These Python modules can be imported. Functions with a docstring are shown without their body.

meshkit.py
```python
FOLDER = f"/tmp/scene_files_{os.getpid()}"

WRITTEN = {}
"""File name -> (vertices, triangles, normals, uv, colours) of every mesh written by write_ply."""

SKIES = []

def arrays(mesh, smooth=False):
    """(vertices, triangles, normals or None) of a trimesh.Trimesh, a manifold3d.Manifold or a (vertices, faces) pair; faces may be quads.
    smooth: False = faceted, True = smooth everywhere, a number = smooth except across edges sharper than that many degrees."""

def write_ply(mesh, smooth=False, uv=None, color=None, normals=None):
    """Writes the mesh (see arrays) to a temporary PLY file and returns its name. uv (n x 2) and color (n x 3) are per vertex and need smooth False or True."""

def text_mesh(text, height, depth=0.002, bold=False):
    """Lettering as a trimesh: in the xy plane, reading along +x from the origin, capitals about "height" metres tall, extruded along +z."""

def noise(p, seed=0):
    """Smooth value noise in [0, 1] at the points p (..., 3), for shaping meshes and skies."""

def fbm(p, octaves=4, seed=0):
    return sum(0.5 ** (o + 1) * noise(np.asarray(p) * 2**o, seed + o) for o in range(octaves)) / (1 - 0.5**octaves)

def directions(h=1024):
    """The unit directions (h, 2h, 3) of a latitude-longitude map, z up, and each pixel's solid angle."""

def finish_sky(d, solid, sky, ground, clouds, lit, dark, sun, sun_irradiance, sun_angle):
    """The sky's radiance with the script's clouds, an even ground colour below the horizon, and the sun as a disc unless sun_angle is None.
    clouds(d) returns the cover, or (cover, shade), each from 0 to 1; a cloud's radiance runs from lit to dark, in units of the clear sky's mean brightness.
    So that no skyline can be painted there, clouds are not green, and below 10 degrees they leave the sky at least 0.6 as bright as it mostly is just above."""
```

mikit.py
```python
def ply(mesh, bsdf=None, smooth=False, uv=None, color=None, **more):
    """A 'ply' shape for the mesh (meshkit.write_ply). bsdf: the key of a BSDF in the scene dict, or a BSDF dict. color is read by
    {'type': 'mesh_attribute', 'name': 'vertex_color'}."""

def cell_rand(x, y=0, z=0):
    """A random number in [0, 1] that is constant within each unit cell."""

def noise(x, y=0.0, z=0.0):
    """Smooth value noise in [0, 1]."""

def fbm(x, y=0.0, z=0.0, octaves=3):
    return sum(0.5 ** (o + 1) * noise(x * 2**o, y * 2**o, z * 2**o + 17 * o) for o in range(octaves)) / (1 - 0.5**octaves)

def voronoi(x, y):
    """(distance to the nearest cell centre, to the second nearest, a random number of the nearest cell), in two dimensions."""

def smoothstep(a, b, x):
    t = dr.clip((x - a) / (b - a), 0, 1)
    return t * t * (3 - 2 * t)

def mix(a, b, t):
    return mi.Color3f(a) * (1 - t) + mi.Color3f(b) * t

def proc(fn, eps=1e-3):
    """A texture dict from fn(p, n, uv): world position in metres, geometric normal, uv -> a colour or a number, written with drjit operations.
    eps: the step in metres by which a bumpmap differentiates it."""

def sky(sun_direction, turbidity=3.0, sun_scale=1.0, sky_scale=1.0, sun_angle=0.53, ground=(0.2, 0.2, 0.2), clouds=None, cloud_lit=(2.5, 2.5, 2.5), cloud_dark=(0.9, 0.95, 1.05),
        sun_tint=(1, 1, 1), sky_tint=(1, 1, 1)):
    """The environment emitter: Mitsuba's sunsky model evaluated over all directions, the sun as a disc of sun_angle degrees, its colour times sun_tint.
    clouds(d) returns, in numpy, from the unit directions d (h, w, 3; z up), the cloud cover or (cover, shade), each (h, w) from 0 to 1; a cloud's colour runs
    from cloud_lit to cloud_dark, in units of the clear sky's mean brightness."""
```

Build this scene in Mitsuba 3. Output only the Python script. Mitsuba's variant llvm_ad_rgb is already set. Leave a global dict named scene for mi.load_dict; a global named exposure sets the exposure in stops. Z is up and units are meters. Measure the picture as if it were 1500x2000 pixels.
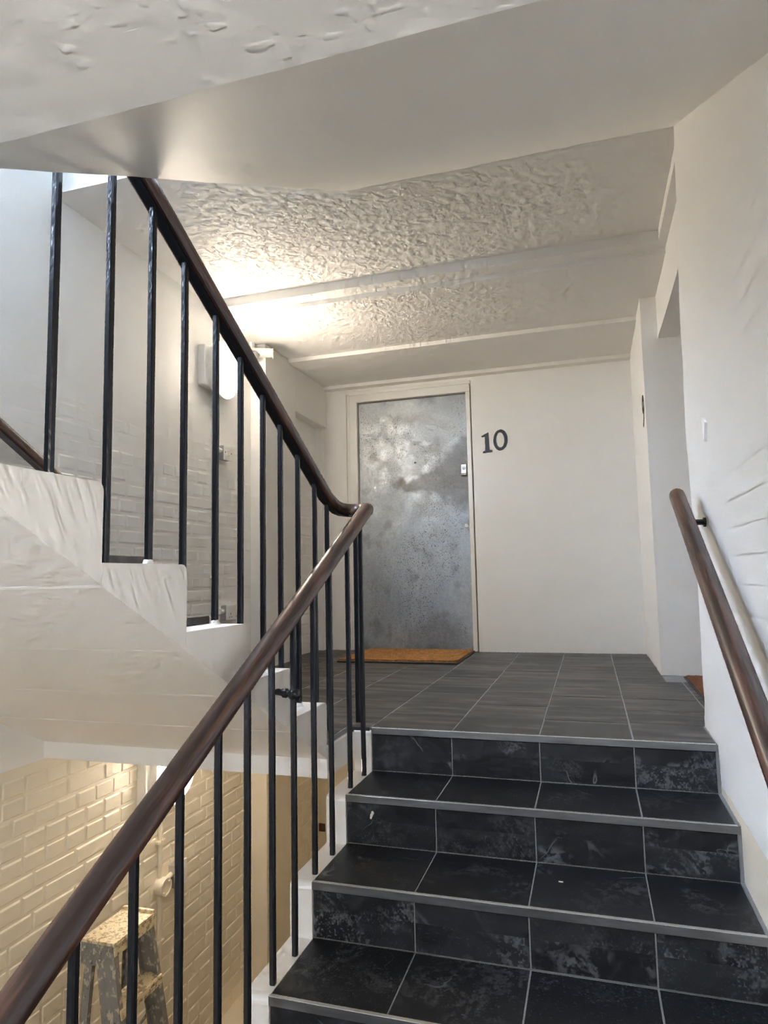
import math, random
import numpy as np, trimesh, manifold3d
import drjit as dr, mitsuba as mi, mikit, meshkit
from mikit import noise, fbm, cell_rand, smoothstep, mix, proc, voronoi
from shapely.geometry import Polygon, LineString, Point
from shapely.ops import unary_union
import shapely

T = mi.ScalarTransform4f
rng = random.Random(7)
scene, labels = {}, {}

# ---------------------------------------------------------------- camera, sky, exposure
F, YAW, PITCH, ROLL, EYE = 1300.4, -0.2964, 0.0970, -0.0201, 0.5811
cy, sy, cp, sp = math.cos(YAW), math.sin(YAW), math.cos(PITCH), math.sin(PITCH)
fwd = np.array([sy * cp, cy * cp, sp]); right = np.array([cy, -sy, 0.0]); up = np.cross(right, fwd)
up = -right * math.sin(ROLL) + up * math.cos(ROLL)
eye = np.array([0, 0, EYE])
scene['camera'] = {'type': 'perspective', 'fov': math.degrees(2 * math.atan(750 / F)), 'fov_axis': 'x', 'near_clip': 0.02, 'far_clip': 200.0,
                   'to_world': T().look_at(origin=eye.tolist(), target=(eye + fwd).tolist(), up=up.tolist())}
exposure = 1.66
scene['sky'] = mikit.sky([0.3, 0.9, 0.6], turbidity=4.0, sun_scale=0.0, sky_scale=116.0, ground=(0.15, 0.15, 0.15), sky_tint=(0.84, 0.97, 1.21),
                         clouds=lambda d: 0.7 * np.ones(d.shape[:2]), cloud_lit=(0.96, 1.1, 1.28), cloud_dark=(1, 1, 1))
LAMP, LAMP_WHITE = np.array([1.0, 0.865, 0.69]), np.array([1.0, 0.95, 0.87])
LAMP_UP, LAMP_LOW, LAMP_ADDED = 28.0, 26.0, 33.5

# ---------------------------------------------------------------- materials
def rgb(*c): return {'type': 'rgb', 'value': list(c)}
def two(b): return {'type': 'twosided', 'bsdf': b}
def bump(b, fn, scale, eps=1e-3):
    return {'type': 'bumpmap', 'arbitrary': proc(fn, eps), 'scale': scale, 'bsdf': b}
def princ(color, rough=0.5, **k):
    return {'type': 'principled', 'base_color': color if isinstance(color, dict) else rgb(*color), 'roughness': rough, **k}
def mat(key, b, bfn=None, scale=1.0, eps=1e-3):
    scene[key] = two(bump(b, bfn, scale, eps) if bfn else b)

def b_plaster(p, n, uv):       # rough float finish
    return fbm(p.x * 28, p.y * 28, p.z * 28, 2) * 0.0022 + smoothstep(0.68, 0.86, noise(p.x * 75, p.y * 75, p.z * 75)) * 0.0009
def b_brush(p, n, uv):         # thick paint brushed on upright edges
    return fbm(p.y * 90 + p.z * 45, p.x * 90, p.z * 7 - p.y * 9, 2) * 0.0022
def b_brick(p, n, uv):
    return fbm(p.x * 48, p.y * 48, p.z * 48, 2) * 0.0020
def b_ceiling(p, n, uv):
    return fbm(p.x * 34, p.y * 34, p.z * 34, 2) * 0.003 + smoothstep(0.55, 0.75, noise(p.x * 62, p.y * 62, 1.0)) * 0.0014
def b_oldbrick(p, n, uv):      # courses showing faintly through many coats of paint
    h = p.z / 0.077
    r = dr.floor(h)
    fy = dr.abs((h - r) - 0.5)
    l = p.y / 0.226 + cell_rand(r) * 0.7
    fx = dr.abs(l - dr.floor(l) - 0.5)
    m = smoothstep(0.40, 0.5, fy) + smoothstep(0.45, 0.5, fx) * 0.7
    return -m * 0.0016 * smoothstep(0.35, 0.6, noise(p.y * 3, p.z * 3, 2.0)) + fbm(p.y * 18, p.z * 18, 3.0, 2) * 0.0022
mat('paint_plaster', princ((.80, .785, .755), .55, specular=.3), b_plaster, 1.6)
mat('paint_ceiling', princ((.80, .785, .755), .6, specular=.25), b_ceiling, 3.3)
mat('paint_smooth', princ((.80, .785, .75), .5, specular=.35))
mat('paint_brush', princ((.83, .80, .765), .45, specular=.4), b_brush, 2.7)
mat('paint_brick', princ((.81, .80, .775), .45, specular=.4), b_brick, 2.2)
mat('paint_oldbrick', princ((.81, .80, .77), .5, specular=.35), b_oldbrick, 1.8)
mat('paint_cream', princ((.77, .70, .575), .45, specular=.4), b_brick, 0.7)
mat('glint_white', princ((.97, .97, .97), .3, specular=.6))
mat('paint_gloss', princ((.84, .83, .80), .25, specular=.5))

def c_slate(p, n, uv):
    u, v = p.x, p.y + p.z
    lev = dr.floor(p.z / 0.08 + 100)
    tile, t2 = cell_rand(dr.floor((p.x + 0.523) / 0.3205 + 50), lev, 3), cell_rand(dr.floor((p.x + 0.523) / 0.3205 + 50), lev, 9)
    face = smoothstep(0.6, 0.2, n.z)                                 # rougher cleft on the upright tiles
    wu, wv = fbm(u * 11, v * 11, tile * 9, 2) - 0.5, fbm(u * 11 + 40, v * 11, tile * 9, 2) - 0.5
    u2, v2 = u + wu * 0.09, v + wv * 0.09
    cloud = fbm(u2 * 8 + tile * 9, v2 * 10, tile * 3, 4)
    grain = fbm(u2 * 60 + p.z * 9, v2 * 60, tile * 7, 3)
    fine = noise(u * 230, v * 200, tile * 5)
    patch = smoothstep(0.44, 0.68, cloud) * (0.25 + 0.75 * smoothstep(0.15, 0.6, t2)) * (0.3 + 0.7 * face)
    frost = patch * smoothstep(0.40, 0.66, grain * 0.75 + fine * 0.25)
    vn = fbm(u2 * 3.6 + tile * 31, v2 * 5.0, tile * 7, 4)
    vein = (1 - smoothstep(0.0, 0.006, dr.abs(vn - 0.5))) * smoothstep(0.45, 0.6, fbm(u * 6 + 9, v * 6, tile * 5, 2)) * smoothstep(0.35, 0.6, tile)
    edge = smoothstep(0.5, 0.56, vn) * face * 0.3                    # one side of a cleft is duller
    col = mix((.0070, .0074, .0080), (.0120, .0122, .0124), tile)
    col = mix(col, (.030, .031, .032), edge)
    col = mix(col, (.085, .086, .088), frost * 0.8)
    col = mix(col, (.15, .15, .145), vein * 0.6)
    return mix(col, (.13, .13, .128), smoothstep(0.78, 0.9, fine) * (0.08 + 0.4 * patch))
def b_slate(p, n, uv):
    u, v = p.x, p.y + p.z
    return fbm(u * 22, v * 30, p.z * 9, 2) * 0.006 + noise(u * 130, v * 80, 0.5) * 0.0016
mat('slate_dark', princ(proc(c_slate), .45, specular=.16), b_slate, 0.8)
def c_slate_floor(p, n, uv):
    ix, iy = dr.floor((p.x + 0.523) / 0.3205 + 50), dr.floor((p.y - 2.535) / 0.2655 + 50)
    tile, t2 = cell_rand(ix, iy, 3), cell_rand(ix, iy, 8)
    s = fbm(p.x * 4 + tile * 20, p.y * 26 + tile * 40, tile * 5, 4)
    col = mix((.020, .0170, .0125), (.046, .037, .027), tile)
    col = mix(col, (.040, .030, .027), smoothstep(0.6, 0.9, t2) * 0.6)
    col = mix(col, (.085, .073, .057), smoothstep(0.48, 0.72, s) * 0.5)
    return mix(col, (.012, .0115, .011), smoothstep(0.42, 0.3, s) * 0.6)
def b_slate_floor(p, n, uv):
    tile = cell_rand(dr.floor((p.x + 0.523) / 0.3205 + 50), dr.floor((p.y - 2.535) / 0.2655 + 50), 3)
    return fbm(p.x * 5 + tile * 20, p.y * 22 + tile * 40, tile, 4) * 0.004
mat('slate_floor', princ(proc(c_slate_floor), .45, specular=.3), b_slate_floor, 0.7)
mat('grout', princ((.15, .147, .14), .85, specular=.15))
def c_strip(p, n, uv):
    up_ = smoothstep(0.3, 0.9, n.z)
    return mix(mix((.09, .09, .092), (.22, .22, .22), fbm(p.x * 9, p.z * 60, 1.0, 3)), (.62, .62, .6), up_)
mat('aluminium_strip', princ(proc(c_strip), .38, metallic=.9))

def c_wood(p, n, uv):
    q = dr.select(p.x < -0.92, p.z + 0.561 * p.y, p.z - 0.535 * p.y)
    g = fbm(p.x * 70, q * 70, p.y * 5, 4)
    return mix((.020, .0090, .0062), (.062, .027, .0165), smoothstep(0.38, 0.68, g))
def b_wood(p, n, uv):
    q = dr.select(p.x < -0.92, p.z + 0.561 * p.y, p.z - 0.535 * p.y)
    return fbm(p.x * 200, q * 200, p.y * 14, 2) * 0.0003
mat('dark_wood', princ(proc(c_wood), .33, specular=.5, clearcoat=.35, clearcoat_gloss=.85), b_wood, 1.0)
def b_lumpy(p, n, uv):
    return fbm(p.x * 180, p.y * 180, p.z * 75, 2) * 0.0011
mat('black_paint', princ((.008, .0085, .010), .2, specular=.26), b_lumpy, 0.7)
mat('black_rubber', princ((.012, .012, .012), .6))

def c_zinc(p, n, uv):
    x, z = p.x + 1.32, p.z
    w = fbm(x * 6, z * 6, 3.0, 4) - 0.5
    w2 = fbm(x * 22, z * 22, 9.0, 3) - 0.5
    t = dr.clip((x + 0.06) / 0.46, 0, 1)
    e1 = dr.sqrt(dr.square(z - (1.29 + 0.10 * t)) + dr.square(dr.minimum(x + 0.06, 0))) / (0.055 + 0.20 * t * t + 0.04 * t)
    a, b = x - 0.19, z - 0.10
    e3 = dr.sqrt(a * a / 0.07 + b * b / 0.022)
    a, b = x + 0.10, z - 1.33
    e4 = dr.sqrt(a * a / 0.010 + b * b / 0.006) + 0.25
    e = dr.minimum(e1, e4)
    stain = 1 - smoothstep(0.65, 1.3, e + w * 0.9 + w2 * 0.5)
    stain = dr.maximum(stain, (1 - smoothstep(0.5, 1.5, e3 + w * 0.9 + w2 * 0.6)) * 0.6)
    sp = noise(x * 160, z * 160, 4.0)
    dirt = smoothstep(0.56, 0.78, fbm(x * 9, z * 7, 6.0, 4)) * 0.55 + smoothstep(0.66, 0.85, sp) * smoothstep(0.4, 0.65, fbm(x * 4, z * 3, 2.0, 3)) * 0.8
    col = mix((.28, .297, .31), (.45, .468, .468), fbm(x * 5, z * 3, 1.0, 4))
    col = mix(col, (.16, .155, .145), dr.clip(dirt, 0, 1))
    col = mix(col, (.125, .117, .105), stain * 0.85)
    runs = smoothstep(0.62, 0.75, fbm(x * 30, z * 2.5, 5.0, 3)) * smoothstep(0.9, 0.2, z)
    col = col * (0.82 + 0.36 * fbm(x * 90, z * 90, 3.0, 3))
    return mix(col, (.2, .2, .2), runs * 0.22)
def r_zinc(p, n, uv):
    return 0.30 + 0.28 * fbm(p.x * 14, p.z * 14, 2.0, 4) + 0.1 * noise(p.x * 150, p.z * 150, 1.0)
def b_zinc(p, n, uv):
    return noise(p.x * 150, p.z * 150, 2.0) * 0.0010 + fbm(p.x * 5, p.z * 4, 1.0, 2) * 0.003
mat('zinc_sheet', princ(proc(c_zinc), proc(r_zinc), metallic=.88), b_zinc, 1.0)
mat('steel_bright', princ((.75, .74, .70), .28, metallic=.9))
mat('steel_grey', princ((.42, .42, .42), .4, metallic=.85))
mat('number_black', princ((.012, .012, .014), .45))
def c_coir(p, n, uv):
    f = noise(p.x * 420, p.y * 420, 1.0) * 0.6 + fbm(p.x * 40, p.y * 40, 2.0, 3) * 0.4
    return mix((.13, .052, .018), (.50, .24, .085), smoothstep(0.25, 0.75, f))
def b_coir(p, n, uv): return noise(p.x * 380, p.y * 380, 1.0) * 0.004
mat('coir', princ(proc(c_coir), .9, specular=.1), b_coir, 1.0)
def c_coir2(p, n, uv): return mix((.07, .028, .014), (.19, .082, .04), noise(p.x * 380, p.y * 380, 1.0))
mat('coir_dark', princ(proc(c_coir2), .9, specular=.1), b_coir, 1.0)
mat('plastic_white', princ((.82, .81, .77), .3, specular=.5))
mat('plastic_grey', princ((.30, .29, .28), .4))
mat('dark_lens', princ((.05, .045, .04), .2))
def c_ladder(p, n, uv):
    a = fbm(p.x * 40, p.y * 40, p.z * 22, 4)
    b = noise(p.x * 190, p.y * 190, p.z * 170)
    col = mix((.11, .10, .087), (.22, .205, .18), a)
    col = mix(col, (.50, .45, .35), smoothstep(0.56, 0.68, fbm(p.x * 75 + 7, p.y * 75, p.z * 42, 4)) * 0.7)
    return mix(col, (.05, .042, .033), smoothstep(0.80, 0.92, b) * 0.8)
def c_tread(p, n, uv):
    col = mix((.66, .55, .36), (.30, .23, .14), smoothstep(0.48, 0.66, fbm(p.x * 75, p.y * 75, p.z * 75, 4)))
    return mix(col, (.04, .03, .022), smoothstep(0.76, 0.9, noise(p.x * 230, p.y * 230, p.z * 200)))
mat('ladder_metal', princ(proc(c_ladder), .55, specular=.4), b_brick, 0.8)
mat('ladder_tread', princ(proc(c_tread), .6, specular=.3), b_brick, 1.0)
mat('brown_wood_plain', princ((.05, .02, .012), .4))

# ---------------------------------------------------------------- helpers
def box(x0, x1, y0, y1, z0, z1):
    m = trimesh.creation.box(extents=(abs(x1 - x0), abs(y1 - y0), abs(z1 - z0)))
    m.apply_translation(((x0 + x1) / 2, (y0 + y1) / 2, (z0 + z1) / 2)); return m
def cbox(x0, x1, y0, y1, z0, z1, c=0.004):
    pts = []
    for sx in (0, 1):
        for sy_ in (0, 1):
            for sz in (0, 1):
                p = np.array([(x0, x1)[sx], (y0, y1)[sy_], (z0, z1)[sz]])
                d = np.array([1 - 2 * sx, 1 - 2 * sy_, 1 - 2 * sz]) * c
                for k in range(3):
                    q = p + d; q[k] = p[k]; pts.append(q)
    return trimesh.convex.convex_hull(np.array(pts))
def prism_x(poly, x0, x1):
    """polygon in (y, z) swept from x0 to x1"""
    p = poly if isinstance(poly, Polygon) else Polygon(poly)
    m = trimesh.creation.extrude_polygon(p, x1 - x0, engine='earcut')
    v = m.vertices.copy(); m.vertices = np.stack([v[:, 2] + x0, v[:, 0], v[:, 1]], 1); m.fix_normals(); return m
def prism_y(poly, y0, y1):
    """polygon in (x, z) swept from y0 to y1"""
    p = poly if isinstance(poly, Polygon) else Polygon(poly)
    m = trimesh.creation.extrude_polygon(p, y1 - y0, engine='earcut')
    v = m.vertices.copy(); m.vertices = np.stack([v[:, 0], v[:, 2] + y0, v[:, 1]], 1); m.fix_normals(); return m
def prism_z(poly, z0, z1):
    p = poly if isinstance(poly, Polygon) else Polygon(poly)
    m = trimesh.creation.extrude_polygon(p, z1 - z0, engine='earcut'); m.apply_translation((0, 0, z0)); return m
def cat(*ms): return trimesh.util.concatenate(list(ms))
def rough(m, size, amp, freq=9.0, seed=0):
    v, f = trimesh.remesh.subdivide_to_size(m.vertices, m.faces, size, max_iter=12)
    m = trimesh.Trimesh(v, f, process=True); m.merge_vertices()
    d = np.stack([meshkit.fbm(m.vertices * freq + 11.3 * k, 3, seed + k) - 0.5 for k in range(3)], 1)
    m.vertices = m.vertices + d * 2 * amp; return m
def cyl(p0, p1, r, n=16):
    return trimesh.creation.cylinder(radius=r, segment=[p0, p1], sections=n)
def sphere(c, r, n=2):
    m = trimesh.creation.icosphere(subdivisions=n, radius=r); m.apply_translation(c); return m
def hull(*ms): return trimesh.convex.convex_hull(np.vstack([m.vertices for m in ms]))
def sweep(profile, path, lat=None, caps=True):
    """profile (n, 2): sideways, upwards; path (m, 3)"""
    path = np.asarray(path, float); prof = np.asarray(profile, float); m, n = len(path), len(prof)
    tg = np.gradient(path, axis=0); tg /= np.linalg.norm(tg, axis=1, keepdims=True)
    V = []
    for p, t in zip(path, tg):
        l = np.cross(t, [0, 0, 1.0]) if lat is None else np.asarray(lat, float)
        l /= np.linalg.norm(l); u = np.cross(l, t)
        V.append(p + prof[:, :1] * l + prof[:, 1:] * u)
    V = np.vstack(V); Fc = []
    for i in range(m - 1):
        for j in range(n):
            a, b = i * n + j, i * n + (j + 1) % n
            Fc += [[a, b, b + n], [a, b + n, a + n]]
    if caps:
        V = np.vstack([V, V[:n].mean(0), V[-n:].mean(0)])
        for j in range(n):
            Fc += [[m * n, (j + 1) % n, j], [m * n + 1, (m - 1) * n + j, (m - 1) * n + (j + 1) % n]]
    t = trimesh.Trimesh(V, Fc, process=False); t.fix_normals(); return t
def lathe(profile, origin, axis='z', n=28):
    m = trimesh.creation.revolve(np.asarray(profile, float), sections=n)
    if axis == 'x': m.apply_transform(trimesh.transformations.rotation_matrix(math.pi / 2, (0, 1, 0)))
    if axis == 'y': m.apply_transform(trimesh.transformations.rotation_matrix(-math.pi / 2, (1, 0, 0)))
    m.apply_translation(origin); return m
def numbered(k):
    if k not in scene and k not in labels: return k
    i = 1
    while f'{k}_{i:03d}' in scene or f'{k}_{i:03d}' in labels: i += 1
    return f'{k}_{i:03d}'
def obj(name, mesh, m, parent=None, smooth=False, label=None, kind=None, **more):
    k = numbered((parent + '__' if parent else '') + name)
    scene[k] = mikit.ply(mesh, m, smooth=smooth, **more) if not isinstance(mesh, dict) else mesh
    if label or kind:
        labels[k] = {**({'label': label} if label else {}), **({'kind': kind} if kind else {})}
    return k
def thing(name, label, category, group=None, kind=None):
    k = numbered(name)
    labels[k] = {'label': label, 'category': category}
    if group: labels[k]['group'] = group
    if kind: labels[k]['kind'] = kind
    return k
def struct(name, label, category): return thing(name, label, category, kind='structure')

# ---------------------------------------------------------------- main dimensions (metres; landing floor z = 0)
R, XL, XW, XB, XA = 0.16, -2.165, 0.385, -0.92, -0.91
YA = [2.512, 2.220, 1.925, 1.642, 1.355, 1.067]
YB = [2.264 - 0.2915 * k for k in range(10)]
YBK, H = 5.113, 2.40
YR, ZT, ZG = -1.15, 4.70, -2.40            # rear wall, roof, lowest floor
def sofC(y): return 1.217 + 0.5517 * (y - 0.708)
def sofB(y): return 1.170 - 0.543 * y

# ---------------------------------------------------------------- walls
def brick_mesh(l, h, d, c):
    """front face towards +x, lower left back corner at the origin"""
    v = [(0, 0, 0), (0, l, 0), (0, l, h), (0, 0, h), (d, c, c), (d, l - c, c), (d, l - c, h - c), (d, c, h - c)]
    f = [(4, 5, 6), (4, 6, 7), (0, 1, 5), (0, 5, 4), (1, 2, 6), (1, 6, 5), (2, 3, 7), (2, 7, 6), (3, 0, 4), (3, 4, 7)]
    return trimesh.Trimesh(v, f, process=False)
BR = {}
def lay_bricks(parent, m, x, y0, y1, z0, z1, d, c, seed, limit=300, score=None, joint=0.009, course=0.077):
    r = random.Random(seed); out = []
    k0 = math.ceil((z0 + 0.238) / course)
    k = k0
    while -0.238 + course * (k + 1) <= z1 + 0.03:
        z = -0.238 + course * k
        y = y0 - r.choice([0.0, 0.056, 0.113, 0.17]); header_run = r.random() < 0.35
        while y < y1:
            l = 0.113 if (header_run or r.random() < 0.3) else 0.226
            a, b = max(y, y0), min(y + l, y1)
            if b - a > 0.04: out.append((a, b - joint, z, min(z + course - joint, z1)))
            y += l
        k += 1
    out = [o for o in out if o[3] - o[2] > 0.03]
    if score: out.sort(key=score)
    rest = []
    for i, (a, b, z, zt) in enumerate(out):
        de = d * (1.0 if z < 1.0 else 0.8 if z < 1.2 else 0.55)         # paint hides the upper courses more and more
        key = (round(b - a, 3), round(zt - z, 3), de, c)
        dx = r.uniform(-0.0012, 0.0012); tilt = r.uniform(-0.6, 0.6)
        if i < limit:
            if key not in BR: BR[key] = brick_mesh(b - a, zt - z, de, c)
            if (key, m) not in BR: BR[(key, m)] = mikit.ply(BR[key], m, smooth=False)
            scene[numbered(parent + '__brick')] = {**BR[(key, m)], 'to_world': T().translate([x + dx, a, z]).rotate([1, 0, 0], tilt)}
        else:
            q = brick_mesh(b - a, zt - z, d, c); q.apply_translation((x + dx, a, z)); rest.append(q)
    if rest:
        obj('far_bricks', cat(*rest), m, parent, kind='stuff')

w = struct('wall_left', 'thickly painted white brick wall beside the rising stair flight', 'wall')
WIN = ((-1.08, -0.34, -0.10, 1.08), (-0.1, 1.72, 1.92, 3.5))      # unseen openings added to the left wall for daylight: y0, y1, z0, z1
wl = Polygon([(YR - 0.2, -0.13), (YBK + 0.2, -0.13), (YBK + 0.2, ZT), (YR - 0.2, ZT)], [[(a, c_), (b_, c_), (b_, d_), (a, d_)] for a, b_, c_, d_ in WIN])
obj('base', rough(prism_x(wl, XL - 0.2, XL), 0.16, 0.003, 3.0), 'paint_plaster', w, smooth=30)
def up_score(o): return abs(o[2] - 0.9) * 0.8 + abs(o[0] - 2.9)
lay_bricks(w, 'paint_brick', XL - 0.002, 1.05, 4.005, 0.05, 1.50, 0.0045, 0.013, 3, 300, up_score, joint=0.003)
w = struct('wall_left_lower', 'cream painted brick wall of the landing below, behind the ladder', 'wall')
obj('base', box(XL - 0.2, XL, YR - 0.2, YBK + 0.2, ZG - 0.1, -0.13), 'paint_cream', w)
def low_score(o): return abs(o[0] - 2.9) + abs(o[2] + 0.9) * 1.1
lay_bricks(w, 'paint_cream', XL - 0.001, 1.5, 4.0, -2.35, -0.145, 0.0052, 0.007, 5, 300, low_score)

# left pilaster and recess, on both landings
def left_bay(name, z0, z1, head, m, label):
    p = struct(name, label, 'wall')
    obj('pilaster', rough(box(XL, -2.05, 4.01, 4.49, z0, z1), 0.2, 0.002, 4), m, p, smooth=30)
    obj('head_panel', box(XL, -2.05, 4.49, YBK + 0.02, head, z1), m, p)
    obj('recess_back', box(XL, -2.135, 4.49, YBK + 0.02, z0, head), m, p)
    lay_bricks(p, m if m == 'paint_cream' else 'paint_brick', -2.137, 4.50, 5.06, z0 + 0.02, head - 0.01, 0.005, 0.010, 11 + int(z0), 120, joint=0.005)
    obj('end_nib', box(-2.135, -2.075, 5.07, YBK + 0.02, z0, head), m, p)
left_bay('wall_left_pilaster', 0.0, 2.19, 1.83, 'paint_smooth', 'smooth white pilaster with a shallow brick recess left of the steel door')
left_bay('wall_left_lower_pilaster', ZG, -0.125, -0.57, 'paint_cream', 'cream pilaster and recess of the landing below, seen between balusters')

w = struct('wall_right', 'white wall carrying the round wooden handrail', 'wall')
end = [(2.79, -0.13), (2.80, 0.03), (2.765, 0.1), (2.745, 0.6), (2.80, 1.05), (2.76, 1.5), (2.72, 1.75), (2.65, 2.05), (2.61, 2.2), (2.60, 2.262), (2.60, 2.42), (YBK + 0.2, 2.42), (YBK + 0.2, ZT), (YR - 0.2, ZT), (YR - 0.2, -0.13)]
obj('base', rough(prism_x(end, XW, XW + 0.16), 0.06, 0.0035, 5.0), 'paint_oldbrick', w, smooth=35)
w = struct('wall_right_lower', 'white wall under the lower stair flight', 'wall')
obj('base', box(XW, XW + 0.16, YR - 0.2, YBK + 0.2, ZG - 0.1, -0.13), 'paint_cream', w)

w = struct('wall_right_bay', 'white pilaster and lintel around the side doorway', 'wall')
obj('pilaster', rough(box(0.358, 1.2, 4.09, YBK + 0.02, 0.0, 2.41), 0.1, 0.0025, 6), 'paint_smooth', w, smooth=30)
obj('lintel', rough(box(0.447, 0.56, 2.55, 4.10, 1.937, 2.41), 0.1, 0.003, 6), 'paint_plaster', w, smooth=30)
obj('soffit', box(0.56, 1.2, 2.6, 4.10, 1.955, 2.41), 'paint_smooth', w)
obj('near_jamb', box(XW + 0.15, 1.2, 2.55, 2.72, 0, 2.41), 'paint_smooth', w)
obj('far_end', box(1.08, 1.2, 2.6, 4.10, 0, 2.41), 'paint_smooth', w)

w = struct('wall_back', 'plain white wall with the steel door and the black number', 'wall')
obj('panel', rough(box(-0.828, 0.45, YBK, YBK + 0.3, -0.02, 2.2), 0.12, 0.002, 5), 'paint_smooth', w, smooth=30)
obj('nib', box(XL, -1.875, YBK, YBK + 0.3, 0, 2.2), 'paint_smooth', w)
obj('head', box(-1.875, -0.828, YBK + 0.004, YBK + 0.3, 2.10, 2.2), 'paint_smooth', w)
obj('lower', box(XL, XW, YBK, YBK + 0.3, ZG, -0.1), 'paint_cream', w)
obj('upper', box(XL, XW, YBK, YBK + 0.3, 2.2, ZT), 'paint_smooth', w)
obj('backing', box(-1.9, -0.8, YBK + 0.1, YBK + 0.3, -0.02, 2.2), 'paint_smooth', w)
w = struct('wall_rear', 'plain white wall behind the stair half landings', 'wall')
obj('masonry', box(XL - 0.2, XW + 0.2, YR - 0.15, YR, ZG - 0.1, ZT), 'paint_smooth', w)
for n, (y0, y1, z0, z1) in enumerate(WIN):
    k = struct(f'added_window_{n + 1}', ('unseen metal framed opening added for daylight by the lower half landing', 'unseen metal framed opening added for daylight by the upper half landing')[n], 'added_window')
    for y in (y0 + 0.015, (y0 + y1) / 2, y1 - 0.015): obj('frame_bar', box(XL - 0.14, XL - 0.10, y - 0.015, y + 0.015, z0, z1), 'black_paint', k)
    for z in (z0 + 0.015, z1 - 0.015): obj('frame_rail', box(XL - 0.14, XL - 0.10, y0, y1, z - 0.015, z + 0.015), 'black_paint', k)

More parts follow.
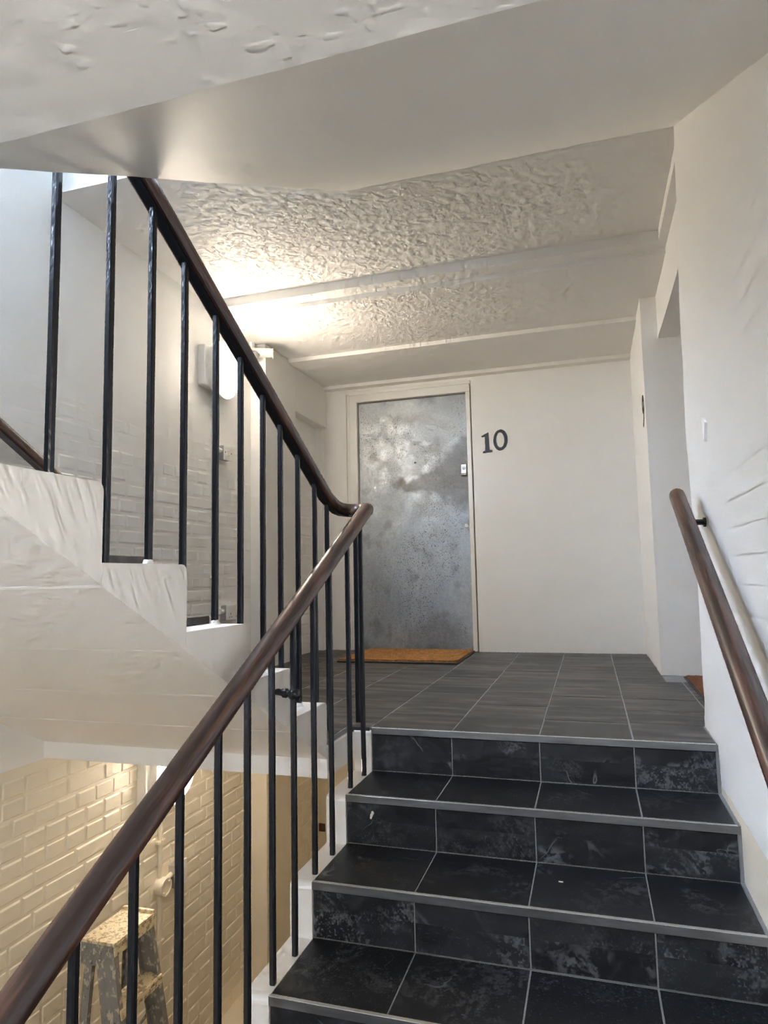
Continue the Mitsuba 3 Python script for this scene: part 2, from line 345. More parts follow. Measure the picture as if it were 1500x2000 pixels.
# ---------------------------------------------------------------- slabs and ceilings
k = struct('ceiling', 'white textured concrete ceiling of the landing with stepped beams', 'ceiling')
zl = [(3.43, 2.27), (3.43, 2.217), (3.53, 2.217), (3.53, 2.192), (4.37, 2.192), (4.37, 2.165), (5.04, 2.165), (5.04, 2.138), (5.3, 2.138), (5.3, 2.41)]
c1 = rough(prism_x([(2.22, 2.41), (2.22, 2.27)] + zl, XL - 0.05, 0.46), 0.05, 0.0022, 10)
obj('slab', c1, 'paint_ceiling', k, smooth=30)
obj('joint_bead', rough(prism_x([(2.600, 2.272), (2.602, 2.261), (2.613, 2.259), (2.620, 2.272)], -0.87, 0.40), 0.03, 0.0016, 20), 'paint_plaster', k, smooth=40)
obj('edge_beam', rough(prism_x([(2.58, 2.216), (3.435, 2.216), (3.435, 2.29), (2.58, 2.29)], 0.405, 0.452), 0.05, 0.002, 12), 'paint_plaster', k, smooth=30)
k = struct('ceiling_upper', 'white ceiling at the top of the stairwell', 'ceiling')
obj('slab', box(XL - 0.2, XW + 0.2, YR - 0.2, YBK + 0.3, ZT, ZT + 0.1), 'paint_smooth', k)

k = struct('floor', 'landing floor of dark grey slate tiles', 'floor')
slab = rough(cat(box(XL - 0.02, XB, YB[0], 5.3, -0.125, -0.021)), 0.08, 0.002, 8)
slab2 = box(XB, 1.1, YA[0] + 0.012, 5.3, -0.125, -0.021)
obj('slab', cat(slab, slab2), 'paint_plaster', k, smooth=30)
obj('grout', cat(box(XL, XB - 0.015, YB[0] + 0.045, YBK + 0.02, -0.021, -0.0018), box(XB + 0.02, XW + 0.06, YA[0] + 0.012, YBK + 0.02, -0.021, -0.0018), box(XW + 0.06, 1.08, 2.72, 4.09, -0.021, -0.0018)), 'grout', k)
def tile_mesh(x0, x1, y0, y1, z0, z1, c=0.0015):
    v = [(x0, y0, z0), (x1, y0, z0), (x1, y1, z0), (x0, y1, z0), (x0, y0, z1 - c), (x1, y0, z1 - c), (x1, y1, z1 - c), (x0, y1, z1 - c),
         (x0 + c, y0 + c, z1), (x1 - c, y0 + c, z1), (x1 - c, y1 - c, z1), (x0 + c, y1 - c, z1)]
    f = [(8, 9, 10), (8, 10, 11)]
    for a in range(4):
        b = (a + 1) % 4
        f += [(a, b, b + 4), (a, b + 4, a + 4), (a + 4, b + 4, b + 8), (a + 4, b + 8, a + 8)]
    return trimesh.Trimesh(v, f, process=False)
JX = [-0.523 + 0.3205 * i for i in range(-6, 6)]
JY = [2.512] + [2.535 + 0.2655 * j for j in range(1, 11)]
for i in range(len(JX) - 1):
    for j in range(len(JY) - 1):
        x0, x1, y0, y1 = max(JX[i], XL) + 0.0025, JX[i + 1] - 0.0025, JY[j] + (0.0012 if j else 0.010), min(JY[j + 1], YBK + 0.01) - 0.0012
        xm = 0.44 if y0 < 2.7 or y1 > 4.1 else 1.08
        if j == 0 and x0 < -0.86:
            obj('tile', tile_mesh(x0, min(x1, XB - 0.02), 2.30, 2.518, -0.02, 0.0), 'slate_floor', k)
            y0 = 2.5205
        x1 = min(x1, xm)
        if y1 > 4.09 and x1 > 0.36: x1 = 0.36
        if y0 < 2.72: x1 = min(x1, 0.38)
        if x1 - x0 < 0.03 or y1 - y0 < 0.02: continue
        dz = rng.uniform(-0.0012, 0.0006)
        obj('tile', tile_mesh(x0, x1, y0, y1, -0.02, dz), 'slate_floor', k)
k = struct('floor_lower', 'floor of the landing below', 'floor')
obj('slab', box(XL - 0.1, XW + 0.1, YR - 0.2, YBK + 0.2, ZG - 0.12, ZG), 'slate_floor', k)
k = struct('half_landing', 'half landing where the flights turn behind the viewer', 'floor')
obj('slab', cat(box(XL, XB, YR - 0.1, YB[9] + 0.29, -1.18, -0.962), box(XB, XW, YR - 0.1, YA[5] - 0.005, -1.18, -0.962)), 'paint_plaster', k)
obj('paving', cat(box(XL, XB, YR, YB[9] + 0.29, -0.962, -0.945), box(XB, XW, YR, YA[5] - 0.005, -0.962, -0.945)), 'slate_dark', k)
k = struct('half_landing_upper', 'white plastered underside of the half landing overhead', 'ceiling')
hl = rough(box(XB - 0.015, XW + 0.02, YR - 0.1, 0.708, 1.217, 1.44), 0.05, 0.0028, 9, 4)
obj('slab', cat(hl, box(XL, XB - 0.015, YR - 0.1, YB[8], 1.217, 1.44)), 'paint_plaster', k, smooth=30)

# ---------------------------------------------------------------- stair flights
def rounded_step(y0, y1, zt, bottom, r=0.018):
    """side view of one step unit: rounded nose at (y1, zt); bottom is a list of (y, z) from y1 back to y0"""
    arc = [(y1 - r + r * math.cos(a), zt - r + r * math.sin(a)) for a in np.linspace(0, math.pi / 2, 5)]
    return Polygon(arc + [(y0, zt)] + bottom)
JT = [-0.836, -0.523, -0.202, 0.118, 0.376]
f = thing('stair_flight', 'stairs clad in black slate tiles with metal nosings rising to the landing', 'staircase')
prof = []
for kx in range(6):
    prof += [(YA[kx] + 0.014, -R * kx - 0.02), (YA[kx] + 0.014, -R * (kx + 1) - 0.02)]
poly = [(YA[0] + 0.25, -0.125), (YA[0] + 0.25, -0.03)] + [(YA[0] + 0.014, -0.03)] + prof[1:] + [(YA[5] - 0.0, -0.98), (YA[5] - 0.0, -1.18), (YA[5] + 0.02, -1.18)]
obj('concrete', rough(prism_x(Polygon(poly), XA + 0.072, XW), 0.3, 0.0, 5), 'paint_plaster', f)
for kx in range(6):          # white painted margin along the open side
    back = YA[kx - 1] + 0.008 if kx else YA[0] + 0.2
    zt = -R * kx - 0.006
    yb, yf = back, YA[kx] + 0.004
    rr = 0.02
    nose = [(yf + rr - rr * math.sin(a), zt - rr + rr * math.cos(a)) for a in np.linspace(0, math.pi / 2, 5)]
    pl = Polygon([(yb, zt)] + nose + [(yf, zt - R - 0.16), (yb, zt - 0.16)])
    obj('side_margin', rough(prism_x(pl, XA, -0.838), 0.05, 0.0012, 14, kx), 'paint_brush', f, smooth=40)
for kx in range(6):
    z = -R * kx
    for a, b in zip(JT[:-1], JT[1:]):
        if kx:
            obj('tread_tile', tile_mesh(a + 0.002, b - 0.002, YA[kx] + 0.010, YA[kx - 1] + 0.003, z - 0.02, z + rng.uniform(-0.001, 0.0005)), 'slate_dark', f)
        t = tile_mesh(a + 0.002, b - 0.002, z - R + 0.002, z - 0.0235, 0, 0.012 + rng.uniform(-0.001, 0.001), 0.002)
        v = t.vertices.copy(); t.vertices = np.stack([v[:, 0], YA[kx] + 0.016 - v[:, 2], v[:, 1]], 1)
        t.fix_normals(); obj('riser_tile', t, 'slate_dark', f)
    g = [box(JT[0], XW, YA[kx] + 0.0065, YA[kx] + 0.015, z - R, z - 0.02)]
    if kx: g.append(box(JT[0], XW, YA[kx] + 0.008, YA[kx - 1] + 0.01, z - 0.02, z - 0.0018))
    obj('grout', cat(*g), 'grout', f)
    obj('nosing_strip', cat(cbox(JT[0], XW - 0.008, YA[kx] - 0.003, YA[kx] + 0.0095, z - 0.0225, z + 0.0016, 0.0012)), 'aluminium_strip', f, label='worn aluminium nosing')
obj('wall_grout', rough(prism_x(Polygon([(YA[0] + 0.01, -0.002)] + [q for kx in range(6) for q in ((YA[kx] + 0.004, -R * kx - 0.001), (YA[kx] + 0.004, -R * (kx + 1) + 0.002))] + [(YA[5], -1.1), (YA[0] + 0.2, -0.16)]), JT[-1], XW + 0.003), 0.05, 0.002, 16), 'grout', f)

f = thing('stair_flight', 'white concrete stair flight climbing to the left with stepped side and ribbed underside', 'staircase')
for kx in range(9):
    y1, y0 = YB[kx], YB[kx + 1]
    zt = R * (kx + 1) - 0.02
    bt = [(y0, sofB(y0) + 0.0018), (y0 + 0.006, sofB(y0 + 0.006)), (y1 - 0.005, sofB(y1 - 0.005)), (y1 - 0.0005, sofB(y1) + 0.0022)]
    if kx == 0: bt = [(y0, sofB(y0)), (y1, sofB(y1))]
    st = obj('step', rough(prism_x(rounded_step(y0 + 0.0004, y1, zt, bt), XL, XB), 0.06, 0.0016, 11, kx), 'paint_brush', f, smooth=40)
    obj('tread_tile', cbox(XL + 0.01, -1.03, y0 + 0.005, y1 - 0.012, zt, zt + 0.022, 0.002), 'slate_floor', f)
    if kx < 8: obj('riser_tile', cbox(XL + 0.01, -1.03, y0 - 0.002, y0 + 0.012, zt + 0.022, zt + R - 0.002, 0.002), 'slate_floor', f)
f = thing('stair_flight', 'plain white sloping underside of the flight overhead', 'staircase')
pc = [(0.708, 1.217), (2.60, 2.261), (2.60, 2.40), (2.40, 2.40)]
for kx in range(1, 7):
    pc += [(2.40 - 0.29 * kx + 0.29, 2.4 - R * kx), (2.40 - 0.29 * kx, 2.4 - R * kx)]
pc += [(0.66, 1.44), (0.60, 1.44), (0.60, 1.217)]
obj('soffit_slab', rough(prism_x(Polygon(pc), XB - 0.015, XW + 0.02), 0.05, 0.0028, 9, 2), 'paint_smooth', f, smooth=30)
f = thing('stair_flight', 'cream stair flight below, rising from the lower landing', 'staircase')
pb = []
for kx in range(9): pb += [(YB[kx] - 0.08, -H + R * kx), (YB[kx] - 0.08, -H + R * (kx + 1))]
pb += [(YB[9] + 0.29, -0.962), (YB[9] + 0.29, -1.18), (YB[0] - 0.4, -H)]
obj('concrete', prism_x(Polygon(pb), XL, XB), 'paint_cream', f)

# ---------------------------------------------------------------- balustrade
b = thing('balustrade', 'black steel balusters under one dark wood handrail turning at the landing', 'balustrade')
def stick(x, y, z0, z1, w=0.016, seed=0, lean=(0, 0)):
    h, c = w / 2, 0.003
    pr = [(h - c, -h), (h, -h + c), (h, h - c), (h - c, h), (-h + c, h), (-h, h - c), (-h, -h + c), (-h + c, -h)]
    n = max(3, int((z1 - z0) / 0.05)); V = []; Fc = []
    for i in range(n + 1):
        z = z0 + (z1 - z0) * i / n
        j = meshkit.noise(np.array([[z * 9, seed * 3.7, 0.5], [z * 9, seed * 3.7, 7.5]])) - 0.5
        t = 1 + 0.06 * (meshkit.noise(np.array([[z * 25, seed, 3.5]]))[0] - 0.5)
        V += [(x + a * t + j[0] * 0.0016, y + bq * t + j[1] * 0.0016, z) for a, bq in pr]
    for i in range(n):
        for q in range(8):
            a, d = i * 8 + q, i * 8 + (q + 1) % 8
            Fc += [(a, d, d + 8), (a, d + 8, a + 8)]
    Fc += [(0, q + 1, q) for q in range(1, 7)] + [(n * 8, n * 8 + q, n * 8 + q + 1) for q in range(1, 7)]
    return trimesh.Trimesh(V, Fc, process=False)
railA = lambda y: 0.529 * y - 0.493
railB = lambda y: 2.273 - 0.561 * y
prof = [(-0.020, -0.023), (0.020, -0.023), (0.027, -0.016), (0.029, -0.004), (0.027, 0.008), (0.020, 0.018), (0.010, 0.0225), (0, 0.024), (-0.010, 0.0225), (-0.020, 0.018), (-0.027, 0.008), (-0.029, -0.004), (-0.027, -0.016)]
XRA, XRB = -0.855, -0.985
pathA = [(XRA, y, railA(y)) for y in np.linspace(0.15, 2.50, 40)]
turn = [(XRA - 0.002, 2.55, 0.852), (XRA - 0.010, 2.585, 0.861), (XRA - 0.030, 2.612, 0.864), (-0.92, 2.622, 0.864), (-0.955, 2.612, 0.865), (-0.976, 2.585, 0.868), (XRB, 2.545, 0.874), (XRB, 2.50, 0.885)]
pathB = [(XRB, y, railB(y)) for y in np.linspace(2.44, -0.02, 42)]
hr = sweep(prof, pathA + turn + pathB)
obj('handrail', hr, 'dark_wood', b, smooth=38, label='dark polished wood handrail')
core = [(-0.0125, -0.031), (0.0125, -0.031), (0.0125, -0.022), (-0.0125, -0.022)]
obj('core_rail', sweep(core, pathA + turn + pathB), 'black_paint', b, smooth=38)
ya = [2.466, 2.315, 2.135, 1.99, 1.84, 1.70, 1.562, 1.423, 1.27, 1.122, 0.97, 0.82, 0.67, 0.52]
for i, y in enumerate(ya):
    kx = next((q for q in range(1, 6) if y >= YA[q] + 0.003), 6)
    obj('baluster', stick(-0.853, y, -R * kx - 0.008, railA(y) - 0.022, seed=i), 'black_paint', b, smooth=35)
ybs = [2.447, 2.325, 2.172, 2.031, 1.905, 1.762, 1.622, 1.468, 1.330, 1.183, 1.023, 0.875, 0.73, 0.585, 0.44, 0.295]
for i, y in enumerate(ybs):
    kx = sum(1 for q in range(9) if y <= YB[q] + 0.0)
    z0 = R * kx - 0.022 if kx else -0.002
    obj('baluster', stick(XRB, y, z0, railB(y) - 0.022, seed=40 + i), 'black_paint', b, smooth=35)
    if kx and i % 2 == 0:
        obj('mortar_fillet', rough(lathe([(0.0, 0.017), (0.010, 0.014), (0.014, 0.005), (0.021, 0.0), (0.0, -0.004)], (XRB, y, R * kx - 0.022), n=12), 0.01, 0.002, 60, i), 'paint_gloss', b, smooth=50, label='white mortar at the foot of a baluster')
obj('baluster', stick(-0.921, 2.605, -0.002, 0.842, w=0.019, seed=77), 'black_paint', b, smooth=35)
yk, zk = 1.845, 0.24
kn = [sphere((-0.853, yk, zk), 0.019, 2), cyl((-0.853, yk, zk), (-0.915, yk + 0.012, zk + 0.004), 0.010, 14), lathe([(0, -0.006), (0.0135, -0.006), (0.0135, 0.006), (0, 0.006)], (-0.885, yk + 0.006, zk + 0.002), 'x', 14)]
obj('collar', rough(cat(*kn), 0.008, 0.0022, 90), 'black_paint', b, smooth=50, label='lumpy black collar with a stub')

# wall handrails
def round_rail(x, y0, z0, y1, z1, r):
    n = 20
    pr = [(r * math.cos(a), r * math.sin(a)) for a in np.linspace(0, 2 * math.pi, n, endpoint=False)]
    P0, P1 = np.array([x, y0, z0]), np.array([x, y1, z1]); L = np.linalg.norm(P1 - P0); d = (P1 - P0) / L
    body = [P0 + d * s for s in np.linspace(0, L, 24)]
    m = sweep(pr, body); m2 = m.copy()
    s = trimesh.creation.icosphere(subdivisions=3, radius=r * 0.995); s.vertices *= (1, 1, 1); s.apply_translation(P1)
    return cat(m, s)
h = thing('wall_handrail', 'round dark brown wood handrail on the white wall right of the steps', 'handrail')
obj('rail', round_rail(0.312, -0.5, -0.832, 2.565, 0.848, 0.0265), 'dark_wood', h, smooth=40)
for y in (2.43, 1.0):
    z = 0.848 + (y - 2.565) * 0.548
    br = cat(cyl((0.318, y, z - 0.012), (0.345, y + 0.03, z - 0.03), 0.009, 12), cyl((0.345, y + 0.03, z - 0.03), (XW + 0.002, y + 0.045, z - 0.03), 0.010, 12), cyl((XW - 0.008, y + 0.045, z - 0.03), (XW + 0.003, y + 0.045, z - 0.03), 0.016, 16))
    obj('bracket', br, 'black_paint', h, smooth=40, label='black iron bracket')
h = thing('wall_handrail', 'dark brown handrail on the brick wall beyond the upper balusters', 'handrail')
pl_ = [(-2.09, y, 1.165 + (1.94 - y) * 0.5517) for y in np.linspace(2.50, 0.3, 20)]
obj('rail', sweep([(q * 0.9, u * 1.05) for q, u in prof], pl_), 'dark_wood', h, smooth=38)
for y in (2.2, 1.2):
    z = 1.165 + (1.94 - y) * 0.5517 - 0.03
    obj('bracket', cat(cyl((-2.09, y, z), (-2.09, y, z - 0.03), 0.008, 10), cyl((-2.09, y, z - 0.03), (XL, y, z - 0.03), 0.008, 10)), 'black_paint', h, smooth=40)

# ---------------------------------------------------------------- doors
d = thing('door_1', 'tarnished grey zinc clad flat door beside the painted number', 'door', kind='structure')
fx0, fx1 = -1.845, -0.838
obj('frame', cat(cbox(fx0, -1.779, YBK - 0.004, YBK + 0.12, 0, 2.095, 0.003), cbox(-0.872, fx1, YBK + 0.0, YBK + 0.12, 0, 2.095, 0.003), cbox(fx0, fx1, YBK - 0.004, YBK + 0.12, 2.022, 2.095, 0.003)), 'paint_gloss', d, label='white painted door frame')
obj('frame_head', cbox(fx0 - 0.002, fx1 + 0.01, YBK - 0.012, YBK + 0.05, 2.083, 2.112, 0.003), 'paint_gloss', d)
obj('frame_bead', cat(box(-1.875, fx0, YBK + 0.02, YBK + 0.1, 0, 2.1)), 'paint_smooth', d)
obj('leaf', cbox(-1.775, -0.8745, YBK + 0.030, YBK + 0.08, 0.006, 2.016, 0.002), 'zinc_sheet', d, label='mottled zinc sheet with dark stains')
lk = obj('lock', cbox(-0.926, -0.884, YBK + 0.012, YBK + 0.032, 1.375, 1.448, 0.003), 'steel_bright', d, label='bright square rim lock cylinder')
lx, lz = -0.905, 1.417
obj('cylinder', lathe([(0, 0), (0.015, 0), (0.015, 0.006), (0.0125, 0.008), (0, 0.008)], (lx, YBK + 0.012, lz), 'y').apply_transform(trimesh.transformations.reflection_matrix((0, YBK + 0.012, 0), (0, 1, 0))), 'steel_grey', lk, smooth=30)
obj('keyhole', box(lx - 0.0015, lx + 0.0015, YBK + 0.0025, YBK + 0.006, lz - 0.009, lz + 0.001), 'number_black', lk)
obj('pull_lip', hull(cyl((-0.926, YBK + 0.008, 1.366), (-0.884, YBK + 0.008, 1.366), 0.010, 14), cyl((-0.926, YBK + 0.026, 1.372), (-0.884, YBK + 0.026, 1.372), 0.008, 14)), 'steel_bright', lk, smooth=40)
obj('lower_lock', lathe([(0, 0), (0.017, 0), (0.017, 0.006), (0.012, 0.010), (0, 0.010)], (-0.898, YBK + 0.030, 0.963), 'y').apply_transform(trimesh.transformations.reflection_matrix((0, YBK + 0.030, 0), (0, 1, 0))), 'plastic_white', d, smooth=30, label='small round white lock cover')
obj('spyhole', cyl((-1.30, YBK + 0.026, 1.49), (-1.30, YBK + 0.032, 1.49), 0.008, 14), 'number_black', d)
d2 = thing('door_2', 'flush side door at the end of the right hand recess', 'door', kind='structure')
obj('leaf', cbox(1.04, 1.085, 2.85, 3.95, 0.005, 1.94, 0.003), 'paint_gloss', d2)

# numerals
def poly_y(p, y0, y1): return cat(*[prism_y(g, y0, y1) for g in getattr(p, 'geoms', [p])])
def zo(px, py): return (-0.755 + (px - 190) / 970 * 0.202, 1.5215 + (1215 - py) / 895 * 0.176)
one = Polygon([zo(*q) for q in ((190, 545), (205, 525), (440, 410), (452, 440), (455, 620), (478, 1115), (565, 1113), (582, 1140), (560, 1192), (245, 1215), (228, 1200), (240, 1150), (320, 1130), (325, 900), (320, 545), (225, 580))]).buffer(0.0015)
def egg(cx, cz, rx, rz, tilt): return [zo(cx + rx * math.cos(a) + tilt * math.sin(a), cz - rz * math.sin(a) * 1.0) for a in np.linspace(0, 2 * math.pi, 48, endpoint=False)]
zero = Polygon(egg(892, 742, 266, 420, 10), [egg(884, 738, 147, 302, -4)])
nm = thing('door_number', 'large black number 10 on the white wall right of the zinc door', 'number')
obj('digit', poly_y(one, YBK - 0.003, YBK + 0.003), 'number_black', nm)
obj('digit', poly_y(zero, YBK - 0.003, YBK + 0.003), 'number_black', nm)
nm = thing('door_number', 'black painted number seen edge-on on the pilaster by the side doorway', 'number')
def ellp(cy_, cz, ry, rz): return [(cy_ + ry * math.cos(a), cz + rz * math.sin(a)) for a in np.linspace(0, 2 * math.pi, 32, endpoint=False)]
nine = unary_union([Polygon(ellp(4.23, 1.585, 0.055, 0.055), [ellp(4.23, 1.585, 0.032, 0.034)]), LineString([(4.187, 1.59), (4.19, 1.54), (4.215, 1.49), (4.262, 1.465)]).buffer(0.0115)])
obj('digit', cat(*[prism_x(g, 0.3545, 0.362) for g in getattr(nine, 'geoms', [nine])]), 'number_black', nm)

# ---------------------------------------------------------------- mats
def mat_mesh(x0, x1, y0, y1, z0, z1):
    nx, ny = int((x1 - x0) / 0.008), int((y1 - y0) / 0.008)
    X, Y = np.meshgrid(np.linspace(x0, x1, nx), np.linspace(y0, y1, ny), indexing='ij')
    Z = z1 + (meshkit.noise(np.stack([X * 210, Y * 210, X * 0], -1)) - 0.5) * 0.005
    V = np.stack([X, Y, Z], -1).reshape(-1, 3); idx = np.arange(nx * ny).reshape(nx, ny)
    q = np.stack([idx[:-1, :-1], idx[1:, :-1], idx[1:, 1:], idx[:-1, 1:]], -1).reshape(-1, 4)
    return cat(trimesh.Trimesh(V, np.vstack([q[:, :3], q[:, [0, 2, 3]]]), process=False), box(x0, x1, y0, y1, z0, z1 - 0.004))
m_ = thing('doormat', 'tan coir doormat with black edge in front of the zinc door', 'doormat')
obj('base', cbox(-1.70, -0.855, 4.375, 5.09, 0.0012, 0.011, 0.003), 'black_rubber', m_, label='black rubber backing')
obj('pile', mat_mesh(-1.688, -0.867, 4.392, 5.082, 0.009, 0.021), 'coir', m_, smooth=False)
m_ = thing('doormat', 'dark brown doormat partly hidden by the right wall', 'doormat')
obj('base', cbox(0.462, 1.03, 3.05, 4.01, 0.0012, 0.009, 0.003), 'black_rubber', m_, label='black rubber backing')
obj('pile', mat_mesh(0.472, 1.02, 3.06, 4.0, 0.007, 0.017), 'coir_dark', m_, smooth=False)

# ---------------------------------------------------------------- lamps and fittings
def lamp(label, y, z, hw, hh, power, plate, x=XL, place=None, tint=LAMP):
    l = thing('wall_light', label, 'wall light')
    obj('base_plate', cbox(x, x + 0.05, y + plate[0], y + plate[1], z + plate[2], z + plate[3], 0.006), 'plastic_white', l, label='white base plate')
    r = min(hw, hh) * 0.95
    core_ = LineString([(y, z - hh + r), (y, z + hh - r + 1e-4)]).buffer(r, 12)
    core_ = shapely.affinity.scale(core_, hw / r, 1.0)
    outer = core_; inner = core_.buffer(-0.035)
    a = prism_x(outer, x + 0.05, x + 0.085); c = prism_x(inner, x + 0.05, x + 0.118)
    obj('rim', prism_x(outer, x + 0.05, x + 0.088), 'plastic_white', l, smooth=40, label='white rim added around the cover to keep its light off the wall')  # opaque rim added to cut the sideways glow on the wall
    outer2 = core_.buffer(-0.004); a = prism_x(outer2, x + 0.0885, x + 0.098)
    c = prism_x(inner, x + 0.0885, x + 0.125)
    dif = hull(a, c)
    k = obj('diffuser', dif, 'plastic_white', l, smooth=40, label='glowing opal cover')
    for q in ([q for q in scene if q.startswith(l + '__')] if place is not None else []): scene[q]['to_world'] = place
    scene[k]['emitter'] = {'type': 'area', 'radiance': rgb(*(tint * power).tolist())}
    return l
lamp('glowing oval bulkhead light on the upper brick wall behind the handrail', 3.525, 1.862, 0.135, 0.178, LAMP_UP, (-0.165, 0.09, -0.13, 0.12))
lamp('glowing bulkhead light on the lower cream wall behind the thick handrail', 3.045, -0.375, 0.15, 0.175, LAMP_LOW, (-0.19, 0.12, -0.14, 0.14))
lamp('unseen bulkhead light added on the right wall to warm the stair side', 0.0, 0.0, 0.13, 0.17, LAMP_ADDED, (-0.12, 0.12, -0.14, 0.14), 0.0, T().translate([XW, -0.55, 0.90]).rotate([0, 0, 1], 180), LAMP_WHITE)  # lamp added out of view to brighten the stair side and soffit

s = thing('security_camera', 'small white bullet camera under the ceiling beside the upper light', 'camera')
cx, cy_, cz = -2.045, 3.955, 2.115
obj('housing', hull(sphere((cx - 0.10, cy_ - 0.02, cz), 0.032, 2), sphere((cx + 0.035, cy_ + 0.03, cz - 0.004), 0.032, 2)), 'plastic_white', s, smooth=40)
obj('end_disc', cyl((cx + 0.055, cy_ + 0.035, cz - 0.01), (cx + 0.062, cy_ + 0.038, cz - 0.01), 0.036, 18), 'plastic_white', s, smooth=40)
obj('mount', (cyl((cx - 0.085, cy_ + 0.01, cz), (cx - 0.085, cy_ + 0.01, 2.195), 0.018, 14)), 'plastic_white', s, smooth=40)
obj('lens_ball', sphere((cx - 0.045, cy_ - 0.04, cz - 0.035), 0.033, 2), 'plastic_grey', s, smooth=True, label='dark grey ball under the housing')
obj('screw', sphere((cx + 0.025, cy_ - 0.004, cz), 0.004, 1), 'dark_lens', s)

def socket(name, label, category, y0, y1, z0, z1, double):
    s = thing(name, label, category)
    obj('back_box', cbox(XL, XL + 0.042, y0 + 0.004, y1 - 0.004, z0 + 0.004, z1 - 0.004, 0.003), 'steel_grey', s, label='grey metal back box')
    obj('face_plate', cbox(XL + 0.042, XL + 0.05, y0, y1, z0, z1, 0.003), 'plastic_white', s)
    ym, zm = (y0 + y1) / 2, (z0 + z1) / 2
    for yy in ((y0 + 0.045, y1 - 0.045) if double else (ym,)):
        obj('rocker', cbox(XL + 0.05, XL + 0.055, yy - 0.012, yy + 0.012, zm + 0.005 if double else zm - 0.018, zm + 0.03 if double else zm + 0.018, 0.002), 'paint_gloss', s)
        if double:
            for dy, dz in ((0, -0.008), (-0.012, -0.028), (0.012, -0.028)): obj('pin_hole', box(XL + 0.0485, XL + 0.0512, yy + dy - 0.004, yy + dy + 0.004, zm + dz - 0.003, zm + dz + 0.003), 'dark_lens', s)
    if not double:
        for yy in (y0 + 0.012, y1 - 0.012): obj('screw', cyl((XL + 0.05, yy, zm), (XL + 0.0515, yy, zm), 0.004, 10), 'dark_lens', s)
    obj('gland', cat(cyl((XL + 0.02, y0 - 0.03, zm + 0.01), (XL + 0.02, y0 + 0.01, zm + 0.01), 0.014, 14), cyl((XL + 0.02, y0 - 0.04, zm + 0.01), (XL + 0.02, y0 - 0.025, zm + 0.01), 0.018, 14)), 'paint_gloss', s, smooth=40)
socket('light_switch', 'metal clad switch with white rocker on the upper brick wall', 'switch', 3.585, 3.68, 1.32, 1.415, False)
socket('wall_socket', 'metal clad double socket low on the upper brick wall', 'socket', 3.62, 3.79, 0.335, 0.43, True)
c = thing('cable_conduit', 'thin white painted conduit running down the upper brick wall below the light', 'conduit')
obj('pipe', cyl((XL + 0.012, 3.525, 0.30), (XL + 0.012, 3.525, 1.72), 0.011, 14), 'paint_brick', c, smooth=40)
for z in (0.6, 1.02, 1.6): obj('clip', cbox(XL, XL + 0.022, 3.505, 3.545, z - 0.006, z + 0.006, 0.002), 'paint_brick', c)
c = thing('cable_conduit', 'cream painted conduit on the lower brick wall behind the ladder', 'conduit')
yc = 3.035
obj('pipe', cyl((XL + 0.014, yc, ZG + 0.02), (XL + 0.014, yc, -0.5), 0.0125, 16), 'paint_cream', c, smooth=40)
for z in (-0.735, -1.22): obj('clip', cat(cbox(XL, XL + 0.026, yc - 0.03, yc + 0.03, z - 0.007, z + 0.007, 0.002), cyl((XL + 0.014, yc, z - 0.009), (XL + 0.014, yc, z + 0.009), 0.0165, 14)), 'paint_cream', c)
j = obj('junction_box', lathe([(0, 0), (0.046, 0), (0.046, 0.048), (0.043, 0.052), (0.036, 0.052), (0.036, 0.047), (0, 0.047)], (XL, yc + 0.005, -0.955), 'x', 32), 'paint_cream', c, smooth=30, label='round junction box with lid')
for a in (0.8, 3.9): obj('screw', sphere((XL + 0.05, yc + 0.005 + 0.03 * math.cos(a), -0.955 + 0.03 * math.sin(a)), 0.006, 1), 'paint_cream', j, smooth=True)
obj('spout', cyl((XL + 0.014, yc, -1.03), (XL + 0.014, yc, -0.99), 0.017, 14), 'paint_cream', c, smooth=40)
obj('spout', (cyl((XL + 0.018, yc + 0.04, -0.94), (XL + 0.018, yc + 0.09, -0.93), 0.013, 14)), 'paint_cream', c, smooth=40)
s = thing('light_switch', 'metal switch box on the lower wall beside the round junction box', 'switch')
obj('back_box', cbox(XL, XL + 0.04, yc + 0.085, yc + 0.18, -1.0, -0.885, 0.003), 'steel_grey', s)
obj('face_plate', cbox(XL + 0.04, XL + 0.05, yc + 0.08, yc + 0.185, -1.005, -0.88, 0.003), 'plastic_white', s)
obj('rocker', cbox(XL + 0.05, XL + 0.056, yc + 0.12, yc + 0.145, -0.965, -0.92, 0.002), 'paint_gloss', s)
p = thing('pipe_boxing', 'low cream painted boxing at the foot of the lower brick wall', 'boxing')
obj('casing', cbox(XL, -2.0, 3.60, 3.99, ZG, -1.945, 0.006), 'paint_cream', p)
p = thing('wall_plate', 'small dark brown plate on the lower landing wall, seen past the steps', 'plate')
obj('block', cbox(-2.148, -2.085, YBK - 0.05, YBK - 0.003, -1.405, -1.345, 0.003), 'brown_wood_plain', p)

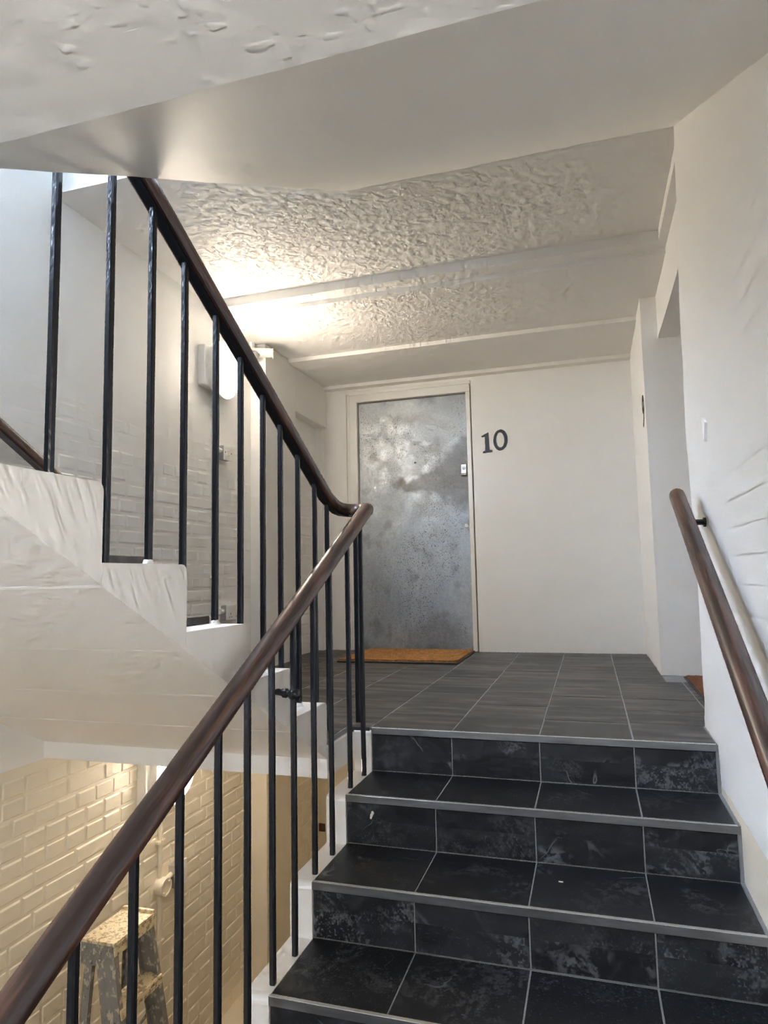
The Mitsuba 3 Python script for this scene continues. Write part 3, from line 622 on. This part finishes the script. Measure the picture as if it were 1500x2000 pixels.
# ---------------------------------------------------------------- step ladder
l = thing('step_ladder', 'old paint splashed step ladder standing by the lower brick wall', 'ladder')
zt0, zb = -0.80, ZG
yL, yR_ = 2.262, 2.505
slope = 0.17
def fx(z): return -1.805 + (zt0 - z) * slope
def channel(p0, p1, w, d, side, t=0.004):
    """C channel stile: web across x (width w), flanges along y towards side"""
    ms = []
    for a, bq, c0, c1 in ((-w / 2, w / 2, 0, t), (-w / 2, -w / 2 + t, 0, d), (w / 2 - t, w / 2, 0, d)):
        q = []
        for P in (p0, p1):
            for xx in (a, bq):
                for yy in (c0, c1): q.append((P[0] + xx, P[1] + yy * side, P[2]))
        ms.append(trimesh.convex.convex_hull(np.array(q)))
    return cat(*ms)
for yy, sd, dyb in ((yL, 1, -0.06), (yR_, -1, 0.06)):
    obj('stile', channel((fx(zt0) - 0.045, yy, zt0 - 0.01), (fx(zb) - 0.045, yy + dyb, zb + 0.002), 0.085, 0.024, sd), 'ladder_metal', l)
    obj('back_leg', channel((fx(zt0) - 0.115, yy, zt0 - 0.08), (fx(zt0) - 0.21, yy + dyb, zb + 0.002), 0.035, 0.02, sd, 0.003), 'ladder_metal', l)
    obj('hinge_plate', cbox(fx(zt0) - 0.15, fx(zt0) - 0.005, yy - sd * 0.003, yy + sd * 0.001, zt0 - 0.085, zt0 + 0.005, 0.0008), 'ladder_metal', l)
    for q in ((-0.13, -0.02), (-0.06, -0.06), (-0.1, -0.07)):
        obj('rivet', sphere((fx(zt0) + q[0], yy - sd * 0.004, zt0 + q[1]), 0.006, 1), 'steel_grey', l, smooth=True)
obj('top_tread', cat(cbox(fx(zt0) - 0.15, fx(zt0) + 0.004, yL - 0.004, yR_ + 0.004, zt0 - 0.006, zt0 + 0.006, 0.002), cbox(fx(zt0) - 0.008, fx(zt0) + 0.006, yL, yR_, zt0 - 0.045, zt0, 0.002), cbox(fx(zt0) - 0.152, fx(zt0) + 0.0, yR_ - 0.006, yR_ + 0.012, zt0 - 0.02, zt0 + 0.016, 0.003)), 'ladder_tread', l, label='paint spattered top tread')
for i in range(1, 7):
    z = zt0 - 0.232 * i
    if z < zb + 0.1: break
    dy = 0.06 * (zt0 - z) / (zt0 - zb)
    x = fx(z)
    obj('tread', cat(cbox(x - 0.088, x + 0.004, yL - dy + 0.005, yR_ + dy - 0.005, z - 0.005, z + 0.005, 0.002), cbox(x - 0.006, x + 0.005, yL - dy + 0.005, yR_ + dy - 0.005, z - 0.032, z, 0.002)), 'ladder_tread', l)
obj('brace', cyl((fx(-1.55) - 0.06, yL, -1.55), (fx(zt0) - 0.17, yL - 0.03, -1.62), 0.006, 8), 'ladder_metal', l)
obj('brace', (cyl((fx(-1.2) - 0.06, yR_, -1.15), (fx(zt0) - 0.15, yR_ + 0.03, -1.35), 0.006, 8)), 'ladder_metal', l)

# ---------------------------------------------------------------- small marks
s = thing('paint_spot', 'white paint drip on the second riser below the landing', 'paint spot')
sp1 = cat(sphere((0, 0, 0), 0.005, 2), sphere((0.004, 0, 0.006), 0.005, 2), sphere((-0.002, 0, -0.006), 0.004, 2)); sp1.vertices *= (1, 0.25, 1.3)
sp1.apply_translation((-0.745, YA[1] + 0.0035, -0.222)); obj('drip', sp1, 'plastic_white', s, smooth=True)
s = thing('paper_scrap', 'tiny white scrap lying on the third tread', 'scrap')
obj('sheet', cbox(-0.13, -0.117, 2.10, 2.106, -0.319, -0.3175, 0.0004), 'plastic_white', s)
s = thing('painted_sun_patch', 'small bright white patch painted as a sun glint on the right wall above the handrail end', 'painted_glint')
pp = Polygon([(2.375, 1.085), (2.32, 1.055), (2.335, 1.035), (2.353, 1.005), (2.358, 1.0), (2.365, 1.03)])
obj('painted_glint', prism_x(pp, XW - 0.008, XW + 0.002), 'glint_white', s)  # near-white patch painted in place of a stray sun glint
